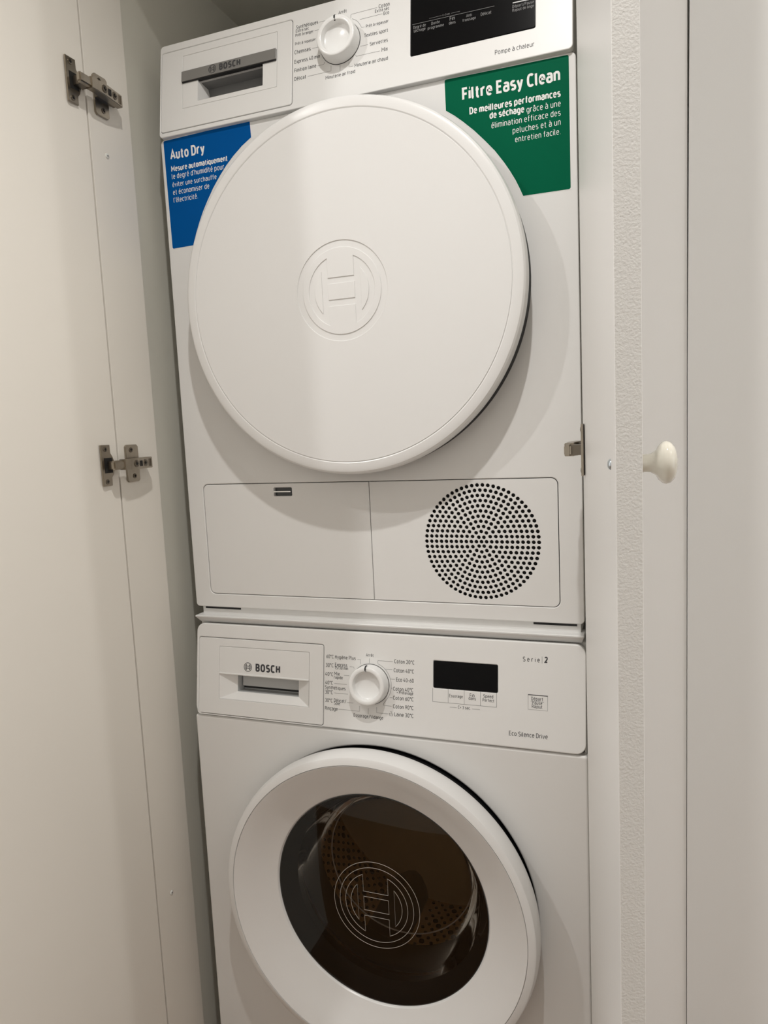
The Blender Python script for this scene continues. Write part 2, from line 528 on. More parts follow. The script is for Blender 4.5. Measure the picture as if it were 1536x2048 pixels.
# left side board with the hinge plates
tl = struct(box('trim_3', BX - 0.05, BX, -0.1145, -0.028, 0.02, CEIL - 0.01, 'laminate', bevel=0.0006), 'narrow white side board with the hinge plates, left of the machines', 'board')
for y, z in ((-0.0842, 1.541), (-0.0818, 0.4373)):
    mt = Matrix.Translation((BX, y, z)) @ Matrix.Rotation(math.radians(90), 4, 'Y')
    s = lathe('screw_cap', [(0, 0.0014), (0.0022, 0.0014), (0.0034, 0.0008), (0.0036, 0.0)], 0, 0, 'screwcap', tl, mt, 16)
    s2 = lathe('screw_recess', [(0, 0.0016), (0.0011, 0.0016), (0.0011, 0.0013)], 0, 0, 'ink', s, mt, 8)
struct(box('wall_left_outer', -2.2, BX - 0.052, -0.112, -0.03, 0, CEIL, 'wallpaint'), 'wall left of the cupboard, behind the open left door', 'wall').name = 'wall_side'
tr_ = struct(box('trim_4', RX, RX + 0.018, -0.095, -0.028, 0.02, CEIL - 0.01, 'laminate', bevel=0.0006), 'white side board behind the open right door', 'board')
# fixed strip and next closed door to the right
struct(box('trim_5', RX + 0.020, 0.7175, -0.112, -0.089, 0.0, CEIL, 'trimwhite', bevel=0.0008), 'white painted strip between the open right door and the closed door', 'panel')

struct(box('gap_blocker', 0.690, 0.770, -0.088, -0.060, 0.0, CEIL, 'niche'), 'board added behind the gap beside the closed door to keep it dark', 'board')  # added blocker, stops the bright world showing through the door gap
nd = empty('cupboard_door')
tag(nd, 'closed white cupboard door at the far right edge, behind the knob', 'door', 'cupboard doors')
lz = ((0.7179, 0.01), (0.7179, 1.20), (0.7225, CEIL - 0.01))
vs = []
for x, z in lz:
    vs += [(x, -0.1145, z), (1.12, -0.1145, z), (1.12, -0.096, z), (x, -0.096, z)]
fs = [(3, 2, 1, 0), (8, 9, 10, 11)]
for k in (0, 4):
    fs += [(k, k + 1, k + 5, k + 4), (k + 1, k + 2, k + 6, k + 5), (k + 2, k + 3, k + 7, k + 6), (k + 3, k, k + 4, k + 7)]
polymesh('door_leaf', vs, fs, 'paintdoor', nd)
struct(box('wall_right_outer', 1.122, 3.4, -0.112, -0.03, 0, CEIL, 'wallpaint'), 'wall right of the closed cupboard door', 'wall').name = 'wall_end'

# ------------------------------------------------------------------ cupboard doors with hinges
def hinge(parent, mtx):
    """local: x = out of the board, y = into the cupboard (0 at the gap), z up (0 at hinge axis)"""
    def prism(name, pts, x0, x1, material, par, bev=0.0004):
        # pts in (y, z)
        n = len(pts)
        vs = [(x0, y, z) for y, z in pts] + [(x1, y, z) for y, z in pts]
        fs = [tuple(range(n)), tuple(range(n, 2 * n))] + [(i, (i + 1) % n, n + (i + 1) % n, n + i) for i in range(n)]
        return polymesh(name, vs, fs, material, par, mtx, bev)
    # arm: channel with knuckle
    arm_pts = [(0.003, -0.0078), (0.052, -0.0078), (0.052, 0.0078), (0.003, 0.0078)]
    vs = [(0.016, -0.013, -0.0070), (0.013, 0.000, -0.0076), (0.010, 0.014, -0.0080), (0.008, 0.052, -0.0080),
          (0.016, -0.013, 0.0070), (0.013, 0.000, 0.0076), (0.010, 0.014, 0.0080), (0.008, 0.052, 0.0080),
          (0.0215, -0.013, -0.0070), (0.0225, 0.000, -0.0076), (0.0225, 0.014, -0.0080), (0.0175, 0.052, -0.0080),
          (0.0215, -0.013, 0.0070), (0.0225, 0.000, 0.0076), (0.0225, 0.014, 0.0080), (0.0175, 0.052, 0.0080)]
    fs = []
    for i in range(3):
        fs += [(i, i + 1, 8 + i + 1, 8 + i), (4 + i, 4 + i + 1, 12 + i + 1, 12 + i), (i, i + 1, 4 + i + 1, 4 + i), (8 + i, 8 + i + 1, 12 + i + 1, 12 + i)]
    fs += [(0, 4, 12, 8), (3, 7, 15, 11)]
    arm = polymesh('hinge', vs, fs, 'nickel', parent, mtx, 0.0007)
    arm['label'] = 'nickel concealed hinge'
    # mounting plate (wings above and below)
    mp = [(0.013, 0.024), (0.016, 0.027), (0.037, 0.027), (0.040, 0.024), (0.040, -0.024), (0.037, -0.027), (0.016, -0.027), (0.013, -0.024)]
    prism('mounting_plate', mp, 0.0, 0.0032, 'nickel', arm)
    prism('mounting_block', [(0.012, -0.0065), (0.050, -0.0065), (0.050, 0.0065), (0.012, 0.0065)], 0.0025, 0.0095, 'nickel_dark', arm)
    # cup plate on the door
    cp = [(-0.0365, 0.0285), (-0.0185, 0.0285), (-0.0182, 0.017), (-0.0145, 0.012), (-0.0120, 0.005), (-0.0120, -0.006), (-0.0145, -0.013), (-0.0182, -0.017), (-0.0185, -0.0285), (-0.0365, -0.0285)]
    prism('cup_plate', cp, 0.0, 0.0026, 'nickel', arm)
    prism('cup_opening', [(-0.032, -0.0105), (-0.0165, -0.0105), (-0.0165, 0.0105), (-0.032, 0.0105)], 0.002, 0.0029, 'hole', arm, 0)
    # link between cup and arm
    prism('hinge_link', [(-0.0265, -0.0058), (-0.010, -0.0058), (-0.010, 0.0058), (-0.0265, 0.0058)], 0.003, 0.0185, 'nickel_dark', arm)
    prism('hinge_knuckle', [(-0.0330, -0.0064), (-0.0110, -0.0064), (-0.0110, 0.0064), (-0.0330, 0.0064)], 0.0135, 0.0212, 'nickel', arm, 0.0020)
    prism('hinge_collar', [(-0.0135, -0.0074), (-0.0010, -0.0074), (-0.0010, 0.0074), (-0.0135, 0.0074)], 0.0120, 0.0228, 'nickel', arm, 0.0006)
    # slots and screws
    def screw(y, z, x, r=0.0036, m='nickel_dark'):
        mt = mtx @ Matrix.Translation((x, y, z)) @ Matrix.Rotation(math.radians(90), 4, 'Y')
        lathe('screw', [(0, 0.0004), (r * 0.35, 0.0003), (r * 0.5, 0.0010), (r, 0.0006), (r, -0.001)], 0, 0, m, arm, mt, 16)
        box('screw_slot', -r * 0.55, r * 0.55, -0.0004, 0.0004, 0.0006, 0.0012, 'hole', arm, mt)
        box('screw_slot', -0.0004, 0.0004, -r * 0.55, r * 0.55, 0.0006, 0.0012, 'hole', arm, mt)
    screw(-0.0285, 0.0225, 0.0026); screw(-0.0285, -0.0225, 0.0026)
    screw(0.024, 0.0195, 0.0032); screw(0.028, -0.0185, 0.0032)
    screw(0.0105, 0.0, 0.0226, 0.0050, 'nickel_dark'); screw(0.0325, 0.0, 0.0202, 0.0050, 'nickel_dark')
    box('arm_slot', 0.0195, 0.02235, 0.0185, 0.0240, -0.0042, 0.0038, 'hole', arm, mtx)
    for i in range(3):
        box('arm_rib', 0.0178, 0.0190, 0.0412 + i * 0.0027, 0.0424 + i * 0.0027, -0.0055, 0.0055, 'nickel_dark', arm, mtx)
    return arm

GAP = -0.1165
ld = empty('cupboard_door')
tag(ld, 'open white cupboard door on the left, inner side with two hinges', 'door', 'cupboard doors')
# left leaf: swung 95 degrees open, hinge edge at the gap
la = math.radians(3.5)
lm = Matrix.Translation((BX + 0.0005, GAP - 0.0015, 0)) @ Matrix.Rotation(la, 4, 'Z').inverted()
box('door_leaf', -0.018, 0.0, -0.335, 0.0, 0.03, CEIL - 0.03, 'laminate', ld, lm, 0.0008)
for z in (1.1126, 1.617, 0.10):
    hinge(ld, Matrix.Translation((BX, GAP + 0.001, z)))

rd = empty('cupboard_door')
tag(rd, 'open white cupboard door on the right seen edge-on with round porcelain knob', 'door', 'cupboard doors')
hx, hy = 0.6085, -0.100
ra = math.atan2(0.0515, 0.33)
rm = Matrix.Translation((hx, hy, 0)) @ Matrix.Rotation(ra, 4, 'Z')
RW = 0.334
leaf = box('door_leaf', 0.0, 0.0180, -RW, 0.0, 0.03, CEIL - 0.03, 'trimwhite', rd, rm, 0.0006)
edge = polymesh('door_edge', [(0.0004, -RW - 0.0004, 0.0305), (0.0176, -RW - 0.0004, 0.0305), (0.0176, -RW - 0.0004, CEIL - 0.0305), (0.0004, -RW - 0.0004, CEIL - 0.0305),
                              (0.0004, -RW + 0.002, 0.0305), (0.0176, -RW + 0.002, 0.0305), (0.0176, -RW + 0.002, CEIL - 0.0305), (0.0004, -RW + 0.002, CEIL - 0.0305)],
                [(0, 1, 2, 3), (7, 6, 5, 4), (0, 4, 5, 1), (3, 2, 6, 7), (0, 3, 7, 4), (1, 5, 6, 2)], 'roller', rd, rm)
edge['label'] = 'rough roller-painted door edge'
# hinge of the right door (mirrored)
hinge(rd, Matrix.Translation((RX - 0.002, hy + 0.001, 1.1126)) @ Matrix.Diagonal((-1, 1, 1, 1)))
# knob on the outer face, screw head on the inner face
kx = rm @ Matrix.Translation((0.018, -RW * 0.90, 1.1126)) @ Matrix.Rotation(math.radians(90), 4, 'Y')
kn = lathe('knob', [(0.0068, -0.001), (0.0068, 0.0005), (0.0072, 0.0015), (0.0066, 0.006), (0.0068, 0.010), (0.0090, 0.0135), (0.0125, 0.0155), (0.0150, 0.0182),
                    (0.0157, 0.0205), (0.0150, 0.0232), (0.0125, 0.0258), (0.008, 0.0275), (0.004, 0.0282), (0, 0.0284)], 0, 0, 'porcelain', rd, kx, 48, 60)
kn['label'] = 'cream porcelain knob'
sx = rm @ Matrix.Translation((0.0, -RW * 0.90, 1.1126)) @ Matrix.Rotation(math.radians(-90), 4, 'Y')
lathe('screw', [(0, 0.0022), (0.0022, 0.0020), (0.0036, 0.0011), (0.0042, 0.0)], 0, 0, 'screw', rd, sx, 20, 60)

# ================================================================== TUMBLE DRYER
dry = empty('tumble_dryer')
tag(dry, 'white tumble dryer with round blank door, stacked on top of the washing machine', 'tumble dryer')
DP = frame((0, -0.006, 1.585), 0.15)      # leaning control panel
D0 = frame((0, 0, 0))                     # front sheet
box('body', 0.003, 0.595, 0.060, 0.58, 0.882, 1.7185, 'enamel', dry, None, 0.003)
for x0, x1 in ((0.003, 0.006), (0.592, 0.595)):
    sweep_x('side_panel', [(0.010, 0.884), (0.010, 1.584), (0.023, 1.7150), (0.062, 1.7150), (0.062, 0.884)], x0, x1, 'enamel', dry)
box('worktop', 0.003, 0.595, 0.0235, 0.0640, 1.7140, 1.7185, 'enamel', dry)

fp = plate('front_panel', [rrect(0, 0.8792, 0.598, 1.5835, 0.006), rrect(0.0280, 0.9003, 0.5675, 1.0728, 0.009)], -0.012, 0.0, 'enamel', dry, D0, 0.0014, 3)
box('panel_backing', 0.020, 0.580, 0.0095, 0.0125, 0.89, 1.08, 'black', fp)
flap = plate('service_flap', [half_round(0.0289, 0.9012, 0.3040, 1.0719, 0.0083, 'L'), rrect(0.1513, 1.0530, 0.1817, 1.0658, 0.0018)], -0.009, -0.0006, 'plastic', dry, D0, 0.0008)
# latch in the flap
box('latch_well', 0.150, 0.183, 0.0065, 0.009, 1.052, 1.067, 'smoke', flap)
lt_ = sweep_x('latch', [(0.0005, 1.0603), (0.0062, 1.0610), (0.0062, 1.0590), (0.0005, 1.0588)], 0.1507, 0.1795, 'chrome', flap, 0.0004)
lt_['label'] = 'chrome latch'
# ventilation grille: 11 rings of holes
gc = (0.4642, 0.9873)
holes = [circle(gc[0], gc[1], 0.00262, 12)]
for r in range(1, 12):
    for i in range(6 * r):
        a = 2 * math.pi * i / (6 * r)
        holes.append(circle(gc[0] + 0.00702 * r * math.cos(a), gc[1] + 0.00702 * r * math.sin(a), 0.00262, 12))
gp = plate('ventilation_panel', [half_round(0.3050, 0.9012, 0.5666, 1.0719, 0.0083, 'R')] + holes, -0.0030, -0.0006, 'plastic', dry, D0, 0.0004, 1, angle=2)
gp['label'] = 'perforated ventilation grille panel'
lathe('grille_backing', [(0.0, -0.0075), (0.085, -0.0075)], gc[0], gc[1], 'hole', gp, D0, 48)

# control panel with openings
TOPS = 0.1362
cp = plate('control_panel', [rrect(0.0025, -0.0005, 0.5955, TOPS, 0.006), rrect(0.0050, 0.0062, 0.2215, 0.1252, 0.004), rrect(0.3915, 0.0350, 0.5510, 0.1120, 0.002)], -0.010, 0.0, 'plastic', dry, DP, 0.0013, 3)
plate('panel_backing', [rrect(0.004, 0.002, 0.594, 0.132), rrect(0.050, 0.040, 0.190, 0.076)], -0.0105, -0.0092, 'black', cp, DP)
# water tank drawer
wd = plate('water_drawer', [rrect(0.0058, 0.0070, 0.2207, 0.1244, 0.0034), rrect(0.0425, 0.0362, 0.1975, 0.1137, 0.0006)], -0.009, 0.0002, 'plastic', dry, DP, 0.0007)
plate('handle_frame', [rrect(0.0428, 0.0365, 0.1972, 0.1134, 0.0006), rrect(0.0685, 0.0430, 0.1750, 0.0735, 0.001)], -0.009, 0.0000, 'plastic', wd, DP, 0.0004)
# recess behind the grip
cu_ = [(0.0685, 0.0430, 0.0), (0.1750, 0.0430, 0.0), (0.1750, 0.0735, 0.0), (0.0685, 0.0735, 0.0),
       (0.0800, 0.0425, -0.020), (0.1740, 0.0425, -0.020), (0.1740, 0.0735, -0.026), (0.0690, 0.0735, -0.026)]
gr = polymesh('grip_recess', cu_, [(0, 1, 5, 4), (3, 0, 4, 7)], 'plastic', wd, DP)
polymesh('grip_roof', cu_, [(1, 2, 6, 5), (2, 3, 7, 6)], 'grip_shade', wd, DP)
polymesh('grip_back', [(0.0800, 0.0425, -0.0200), (0.1740, 0.0425, -0.0200), (0.1740, 0.0735, -0.0260), (0.0690, 0.0735, -0.0260)], [(0, 1, 2, 3)], 'grip_shade', wd, DP)
bar = box('grip_bar', 0.0420, 0.1968, 0.0742, 0.0892, -0.002, 0.0030, 'steelbar', wd, DP, 0.0006)
bar['label'] = 'brushed grey grip bar with maker lettering'
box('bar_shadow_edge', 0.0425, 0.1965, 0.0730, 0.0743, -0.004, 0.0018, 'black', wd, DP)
text('lettering', 'BOSCH', 0.1063, 0.1410, 0.0782, 0.0032, 'ink', wd, DP, 0.27, 0.92, 0.32)
ring, arm = emblem(0.0947, 0.0818, 0.0062)
plate('emblem', ring + arm, 0.0030, 0.00315, 'ink', wd, DP)

# display
dp = plate('display', [rrect(0.3920, 0.0355, 0.5505, 0.1115, 0.0018)], -0.006, 0.0002, 'display', dry, DP, 0.0004)
dn = 0.0004
def dline(u0, v0, u1, v1, w, m='ink_dim', par=dp):
    return polymesh('printed_line', [(u0, v0 - w / 2, dn), (u1, v1 - w / 2, dn), (u1, v1 + w / 2, dn), (u0, v0 + w / 2, dn)], [(0, 1, 2, 3)], m, par, DP)
dline(0.3943, 0.0757, 0.5010, 0.0737, 0.00045)
dline(0.4169, 0.0783, 0.4334, 0.0782, 0.0003); dline(0.4458, 0.0780, 0.4572, 0.0779, 0.0003)
text('lettering', 'C= 3 sec.', 0.4346, 0.4448, 0.0772, dn, 'ink_dim', dp, DP)
for s, a, b, v in (('Degré de', 0.3957, 0.4124, 0.0697), ('séchage', 0.3960, 0.4120, 0.0650), ('Durée', 0.4198, 0.4309, 0.0694), ('programme', 0.4150, 0.4363, 0.0642),
                   ('Fin', 0.4440, 0.4506, 0.0690), ('dans', 0.4430, 0.4516, 0.0642), ('Anti', 0.4652, 0.4727, 0.0682), ('froissage', 0.4605, 0.4776, 0.0634), ('Délicat', 0.4839, 0.4973, 0.0654)):
    text('lettering', s, a, b, v, dn, 'ink_dim', dp, DP)
dline(0.5237, 0.0718, 0.5460, 0.0712, 0.0013, 'ink_bright')
text('lettering', 'Départ/Pause', 0.5233, 0.5495, 0.0655, dn, 'ink_dim', dp, DP)
text('lettering', 'Rajout de linge', 0.5233, 0.5495, 0.0607, dn, 'ink_dim', dp, DP)

# printed programme labels
PN = 0.00012
def label_line(pts, par, mtx, w=0.00042, m='ink_line'):
    # a thin printed polyline as a flat strip
    vs, fs = [], []
    for i, (u, v) in enumerate(pts):
        if i == 0:
            d = Vector((pts[1][0] - u, pts[1][1] - v)).normalized()
        elif i == len(pts) - 1:
            d = Vector((u - pts[i - 1][0], v - pts[i - 1][1])).normalized()
        else:
            d = (Vector((u - pts[i - 1][0], v - pts[i - 1][1])).normalized() + Vector((pts[i + 1][0] - u, pts[i + 1][1] - v)).normalized()).normalized()
        nx, ny = -d.y * w / 2, d.x * w / 2
        vs += [(u + nx, v + ny, PN), (u - nx, v - ny, PN)]
        if i:
            k = 2 * i
            fs.append((k - 2, k - 1, k + 1, k))
    return polymesh('leader_line', vs, fs, m, par, mtx)

for s, a, b, v in (('Arrêt', 290, 302, 115.2), ('Coton', 347.7, 362.9, 109), ('Extra sec', 342.5, 362.4, 104.2), ('Eco', 354.6, 362.2, 98.4), ('Prêt à repasser', 329.8, 361.6, 87.3),
                   ('Textiles sport', 327.1, 360.9, 75.0), ('Serviettes', 335.5, 360.7, 61.9), ('Mix', 352, 360.7, 50.2), ('Minuterie air chaud', 313.7, 360.8, 37.9), ('Minuterie air froid', 271.7, 314.6, 30.4),
                   ('Synthétiques', 226.9, 260, 109.9), ('Extra sec', 226.4, 246.2, 105), ('Prêt à ranger', 225.8, 253.1, 99.4), ('Prêt à repasser', 225.4, 256.7, 87.6), ('Chemises', 224.6, 249.2, 75.5),
                   ('Express 40 min', 224.6, 263, 62.3), ('Finition laine', 224.7, 257.6, 50.3), ('Délicat', 224.8, 242.4, 38.6), ('Pompe à chaleur', 501.6, 550, 12.4)):
    big = s.startswith('Pompe')
    text('lettering', s, a / 1000, b / 1000, v / 1000, PN, 'ink', cp, DP, 0.12 if big else 0.14)
for l in ([(261.7, 111.2), (269.9, 111.2)], [(254.5, 101.2), (261.2, 101.2)], [(251.5, 77.4), (262, 77.4)], [(259.3, 51.6), (268.6, 51.8), (269.5, 52.6), (269.5, 54.9)], [(244.8, 40.4), (279.6, 40.4), (279.6, 47.7)],
          [(292.8, 45.5), (292.8, 37.9)], [(305.8, 47.2), (305.8, 40.2), (311.8, 40.2)], [(315.3, 54.5), (316, 52.2), (349.6, 51.8)], [(321.9, 64.2), (332.8, 64.2)],
          [(309.9, 104.3), (314, 102), (317.2, 99.3), (320.6, 95), (323.5, 89.2), (327.9, 89)], [(321, 100.5), (352.8, 100.5)], [(308, 105.8), (308.2, 110.2), (308.7, 110.6), (345.5, 110.6)]):
    label_line([(a / 1000, b / 1000) for a, b in l], cp, DP)

def programme_knob(name, cu_, cv, h, R, parent, mtx):
    rd_ = 0.0205
    k = lathe(name, [(R + 0.0004, -0.002), (R + 0.0004, 0.002), (R, 0.004), (R - 0.0006, h - 0.0022), (R - 0.0012, h - 0.0008), (R - 0.0022, h), (rd_ + 0.0014, h), (rd_ + 0.0004, h - 0.0006),
                     (rd_, h - 0.0020), (rd_ - 0.0012, h - 0.0075), (rd_ - 0.0030, h - 0.0088), (0, h - 0.0094)], cu_, cv, 'knob', parent, mtx, 96, 40)
    lathe('knob_seat', [(R + 0.0010, -0.0003), (R + 0.0010, 0.0006), (R - 0.001, 0.0006)], cu_, cv, 'black', k, mtx, 64)
    # pointer mark over the rim
    w = 0.0011
    pr = [(R + 0.0009, h - 0.007), (R + 0.0004, h - 0.0030), (R - 0.0008, h - 0.0006), (R - 0.0026, h + 0.0005), (rd_ + 0.0026, h + 0.0005), (rd_ + 0.0006, h - 0.0004), (rd_ - 0.0005, h - 0.0022)]
    vs = []
    for r, n in pr:
        vs += [(cu_ - 0.001 - w, cv + r, n), (cu_ - 0.001 + w, cv + r, n)]
    fs = [(2 * i, 2 * i + 1, 2 * i + 3, 2 * i + 2) for i in range(len(pr) - 1)]
    polymesh('pointer_mark', vs, fs, 'black', k, mtx)
    return k
programme_knob('programme_knob', 0.2930, 0.0755, 0.018, 0.0280, dry, DP)

# stickers
gs = [(0.4356, 1.5828), (0.5898, 1.5808), (0.5896, 1.4265), (0.5316, 1.4268), (0.5275, 1.4365), (0.5227, 1.4470), (0.5160, 1.4590), (0.5085, 1.4710), (0.4975, 1.4865), (0.4852, 1.5007), (0.4720, 1.5150), (0.4577, 1.5284), (0.4470, 1.5375), (0.4360, 1.5455)]
def rounded(pts, idx, r=0.003):
    out = []
    n = len(pts)
    for i, p in enumerate(pts):
        if i in idx:
            a = Vector(pts[i - 1]); b = Vector(p); c = Vector(pts[(i + 1) % n])
            p0 = b + (a - b).normalized() * r; p1 = b + (c - b).normalized() * r
            for t in (0, .25, .5, .75, 1):
                q = p0.lerp(b, t).lerp(b.lerp(p1, t), t)
                out.append((q.x, q.y))
        else:
            out.append(p)
    return out
st = plate('sticker', [rounded(gs, (0, 1, 2), 0.0025)], 0.0, 0.0003, 'green', dry, D0)
st['label'] = 'green sticker beside the door, upper right'
SN = 0.00042
text('lettering', 'Filtre Easy Clean', 0.4578, 0.5794, 1.5545, SN, 'white_ink', st, D0, 0.215, 1.0, 0.22)
text('lettering', 'De meilleures performances', 0.4666, 0.5796, 1.5358, SN, 'white_ink', st, D0, 0.215, 1.0, 0.22)
text('lettering', 'de séchage', 0.4920, 0.5355, 1.5258, SN, 'white_ink', st, D0, 0.215, 1.0, 0.22)
text('lettering', 'grâce à une', 0.5382, 0.5794, 1.5244, SN, 'white_ink', st, D0, 0.105)
text('lettering', 'élimination efficace des', 0.4941, 0.5792, 1.5138, SN, 'white_ink', st, D0, 0.105)
text('lettering', 'peluches et à un', 0.5205, 0.5790, 1.5030, SN, 'white_ink', st, D0, 0.105)
text('lettering', 'entretien facile.', 0.5233, 0.5788, 1.4922, SN, 'white_ink', st, D0, 0.105)
bs = [(0.0052, 1.5822), (0.1515, 1.5850), (0.1522, 1.5625), (0.1365, 1.5535), (0.1215, 1.5425), (0.1090, 1.5315), (0.0979, 1.5199), (0.0845, 1.5040), (0.0730, 1.4874), (0.0645, 1.4740), (0.0572, 1.4602), (0.0500, 1.4450), (0.0441, 1.4288), (0.0070, 1.4282)]
def grow(pts, d):
    c = Vector((sum(p[0] for p in pts) / len(pts), sum(p[1] for p in pts) / len(pts)))
    out = []
    n = len(pts)
    s = 1 if area(pts) > 0 else -1
    for i, p in enumerate(pts):
        e0 = (Vector(p) - Vector(pts[i - 1])).normalized(); e1 = (Vector(pts[(i + 1) % n]) - Vector(p)).normalized()
        t = (e0 + e1).normalized()
        out.append((p[0] + s * t.y * d, p[1] - s * t.x * d))
    return out
sb = plate('sticker', [rounded(bs, (0, 1, 13), 0.0025)], 0.0, 0.0003, 'blue', dry, D0)
sb['label'] = 'blue sticker beside the door, upper left'
plate('sticker_border', [grow(bs, 0.0009)], 0.0, 0.00018, 'white_ink', sb, D0)
plate('sticker_border', [grow(gs, 0.0008)], 0.0, 0.00018, 'white_ink', st, D0)
text('lettering', 'Auto Dry', 0.0152, 0.0750, 1.5552, SN, 'white_ink', sb, D0, 0.215, 1.0, 0.22)
text('lettering', 'Mesure automatiquement', 0.0153, 0.1120, 1.5378, SN, 'white_ink', sb, D0, 0.215, 1.0, 0.22)
for s, b, v in (("le degré d'humidité pour", 0.1056, 1.5272), ('éviter une surchauffe', 0.0915, 1.5158), ('et économiser de', 0.0784, 1.5048), ("l'électricité.", 0.0579, 1.4938)):
    text('lettering', s, 0.0154, b, v, SN, 'white_ink', sb, D0, 0.115)

# round dryer door
dc = (0.2980, 1.3289)
dd = lathe('door', [(0.2264, 0.0445), (0.2264, 0.0466), (0.2276, 0.0472), (0.2362, 0.0469), (0.2395, 0.0458), (0.2418, 0.0436), (0.2431, 0.0402), (0.2434, 0.0370), (0.2434, 0.0300), (0.2428, 0.0270), (0.2395, 0.0262), (0.2390, 0.0258)], dc[0], dc[1], 'rim', dry, D0, 192, 25)
ring, arm = emblem(dc[0], dc[1], 0.0648)
plate('door_face', [circle(dc[0], dc[1], 0.2256, 192)] + ring + arm, 0.0445, 0.0472, 'doorface', dd, D0, 0.00035, 2)
lathe('emblem_base', [(0.0, 0.0462), (0.2265, 0.0462), (0.2265, 0.0440)], dc[0], dc[1], 'doorface', dd, D0, 96)
lathe('door_gasket', [(0.2405, 0.0262), (0.2412, 0.0240), (0.2412, 0.0000), (0.2300, 0.0)], dc[0], dc[1], 'black', dd, D0, 128)
lathe('door_back', [(0.0, 0.0300), (0.2400, 0.0300)], dc[0], dc[1], 'black', dd, D0, 96)

# ================================================================== STACKING FRAME
sk = empty('stacking_frame')
tag(sk, 'thin white stacking frame between the dryer and the washing machine', 'stacking frame')
sweep_x('front_rail', [(-0.0120, 0.8672), (-0.0130, 0.8660), (-0.0020, 0.8548), (0.0200, 0.8548), (0.0200, 0.8672)], 0.004, 0.5985, 'enamel', sk, 0.0009, x0f=[0.004, 0.004, 0.0085, 0.0085, 0.004], x1f=[0.5985, 0.5985, 0.5950, 0.5950, 0.5985])
box('upper_band', 0.0085, 0.5930, 0.0050, 0.55, 0.8665, 0.8790, 'grey_plastic', sk, None, 0.0006)
sk.children[1].data.materials[0] = M['enamel']
for a, b in ((0.014, 0.078), (0.531, 0.588)):
    box('shadow_slit', a, b, 0.0044, 0.012, 0.8752, 0.8786, 'black', sk)  # black strips painting the shadow slits at the ends of the band

# ================================================================== WASHING MACHINE
wm = empty('washing_machine')
tag(wm, 'white front-loading washing machine with dark glass porthole, below the dryer', 'washing machine')
WX, WY = 0.004, -0.031
WP = frame((0, -0.033, 0.7145), 0.15)
WF = frame((0, WY, 0))
wc = (0.3070, 0.4660)
body = box('body', WX + 0.001, WX + 0.597, 0.30, 0.56, 0.015, 0.8540, 'enamel', wm, None, 0.003)
for x0, x1 in ((WX + 0.002, WX + 0.005), (WX + 0.593, WX + 0.596)):
    sweep_x('side_panel', [(WY + 0.008, 0.015), (WY + 0.008, 0.700), (-0.018, 0.714), (0.002, 0.846), (0.30, 0.846), (0.30, 0.015)], x0, x1, 'enamel', wm)
box('worktop', WX, WX + 0.598, 0.004, 0.30, 0.836, 0.8545, 'enamel', wm, None, 0.002)
# front sheet: rounded top edge, round opening with rolled lip
plate('front_panel', [rrect(WX, 0.016, WX + 0.598, 0.7128, 0.004), circle(wc[0], wc[1], 0.2268, 160)], -0.014, 0.0, 'enamel', wm, WF, 0.0034, 4)
lathe('opening_lip', [(0.2266, -0.004), (0.2258, -0.010), (0.2250, -0.030), (0.1500, -0.030)], wc[0], wc[1], 'black', wm, WF, 96)

# control panel
wcp = plate('control_panel', [rrect(0.0068, 0.0005, 0.6005, 0.1425, 0.0135), rrect(0.0112, 0.0024, 0.2272, 0.1212, 0.004), rrect(0.3950, 0.0714, 0.4852, 0.1088, 0.0016)], -0.012, 0.0, 'plastic', wm, WP, 0.0016, 3)
plate('panel_backing', [rrect(0.010, 0.002, 0.598, 0.136), rrect(0.060, 0.030, 0.195, 0.072)], -0.0125, -0.0112, 'black', wcp, WP)
wdr = plate('detergent_drawer', [rrect(0.0119, 0.0031, 0.2265, 0.1205, 0.0034), rrect(0.0484, 0.0272, 0.2035, 0.1083, 0.0006)], -0.010, 0.0002, 'plastic', wm, WP, 0.0007)
plate('drawer_plate', [rrect(0.0487, 0.0672, 0.2032, 0.1080, 0.0006)], -0.010, 0.0002, 'plastic', wdr, WP, 0.0005)
# funnel-shaped grip
fo = [(0.0487, 0.0275), (0.2032, 0.0275), (0.2032, 0.0668), (0.0487, 0.0668)]
fi = [(0.0760, 0.0385), (0.1815, 0.0385), (0.1815, 0.0668), (0.0760, 0.0668)]
vs = [(u, v, -0.0002) for u, v in fo] + [(u, v, -0.010) for u, v in fi]
polymesh('grip_funnel', vs, [(0, 1, 5, 4), (1, 2, 6, 5), (3, 0, 4, 7)], 'plastic', wdr, WP)
vs = [(u, v, -0.010) for u, v in fi] + [(0.0790, 0.0400, -0.026), (0.1800, 0.0400, -0.026), (0.1800, 0.0700, -0.026), (0.0790, 0.0700, -0.026)]
polymesh('grip_recess', vs, [(0, 1, 5, 4), (1, 2, 6, 5), (3, 0, 4, 7), (2, 3, 7, 6), (4, 5, 6, 7)], 'grey_plastic', wdr, WP)
box('grip_lip', 0.0487, 0.2032, 0.0655, 0.0680, -0.009, 0.0012, 'plastic', wdr, WP, 0.0008)
box('grip_insert', 0.0800, 0.1805, 0.0462, 0.0640, -0.025, -0.018, 'grey_plastic', wdr, WP, 0.0008)
box('grip_slot', 0.0800, 0.1805, 0.0425, 0.0462, -0.0255, -0.0225, 'black', wdr, WP)
text('lettering', 'BOSCH', 0.1130, 0.1553, 0.0746, 0.0004, 'ink', wdr, WP, 0.27, 0.95, 0.32)
ring, arm = emblem(0.0996, 0.0792, 0.0070)
plate('emblem', ring + arm, 0.0002, 0.00035, 'ink', wdr, WP)
plate('display', [rrect(0.3954, 0.0718, 0.4848, 0.1084, 0.0014)], -0.006, 0.0002, 'display', wm, WP, 0.0003)
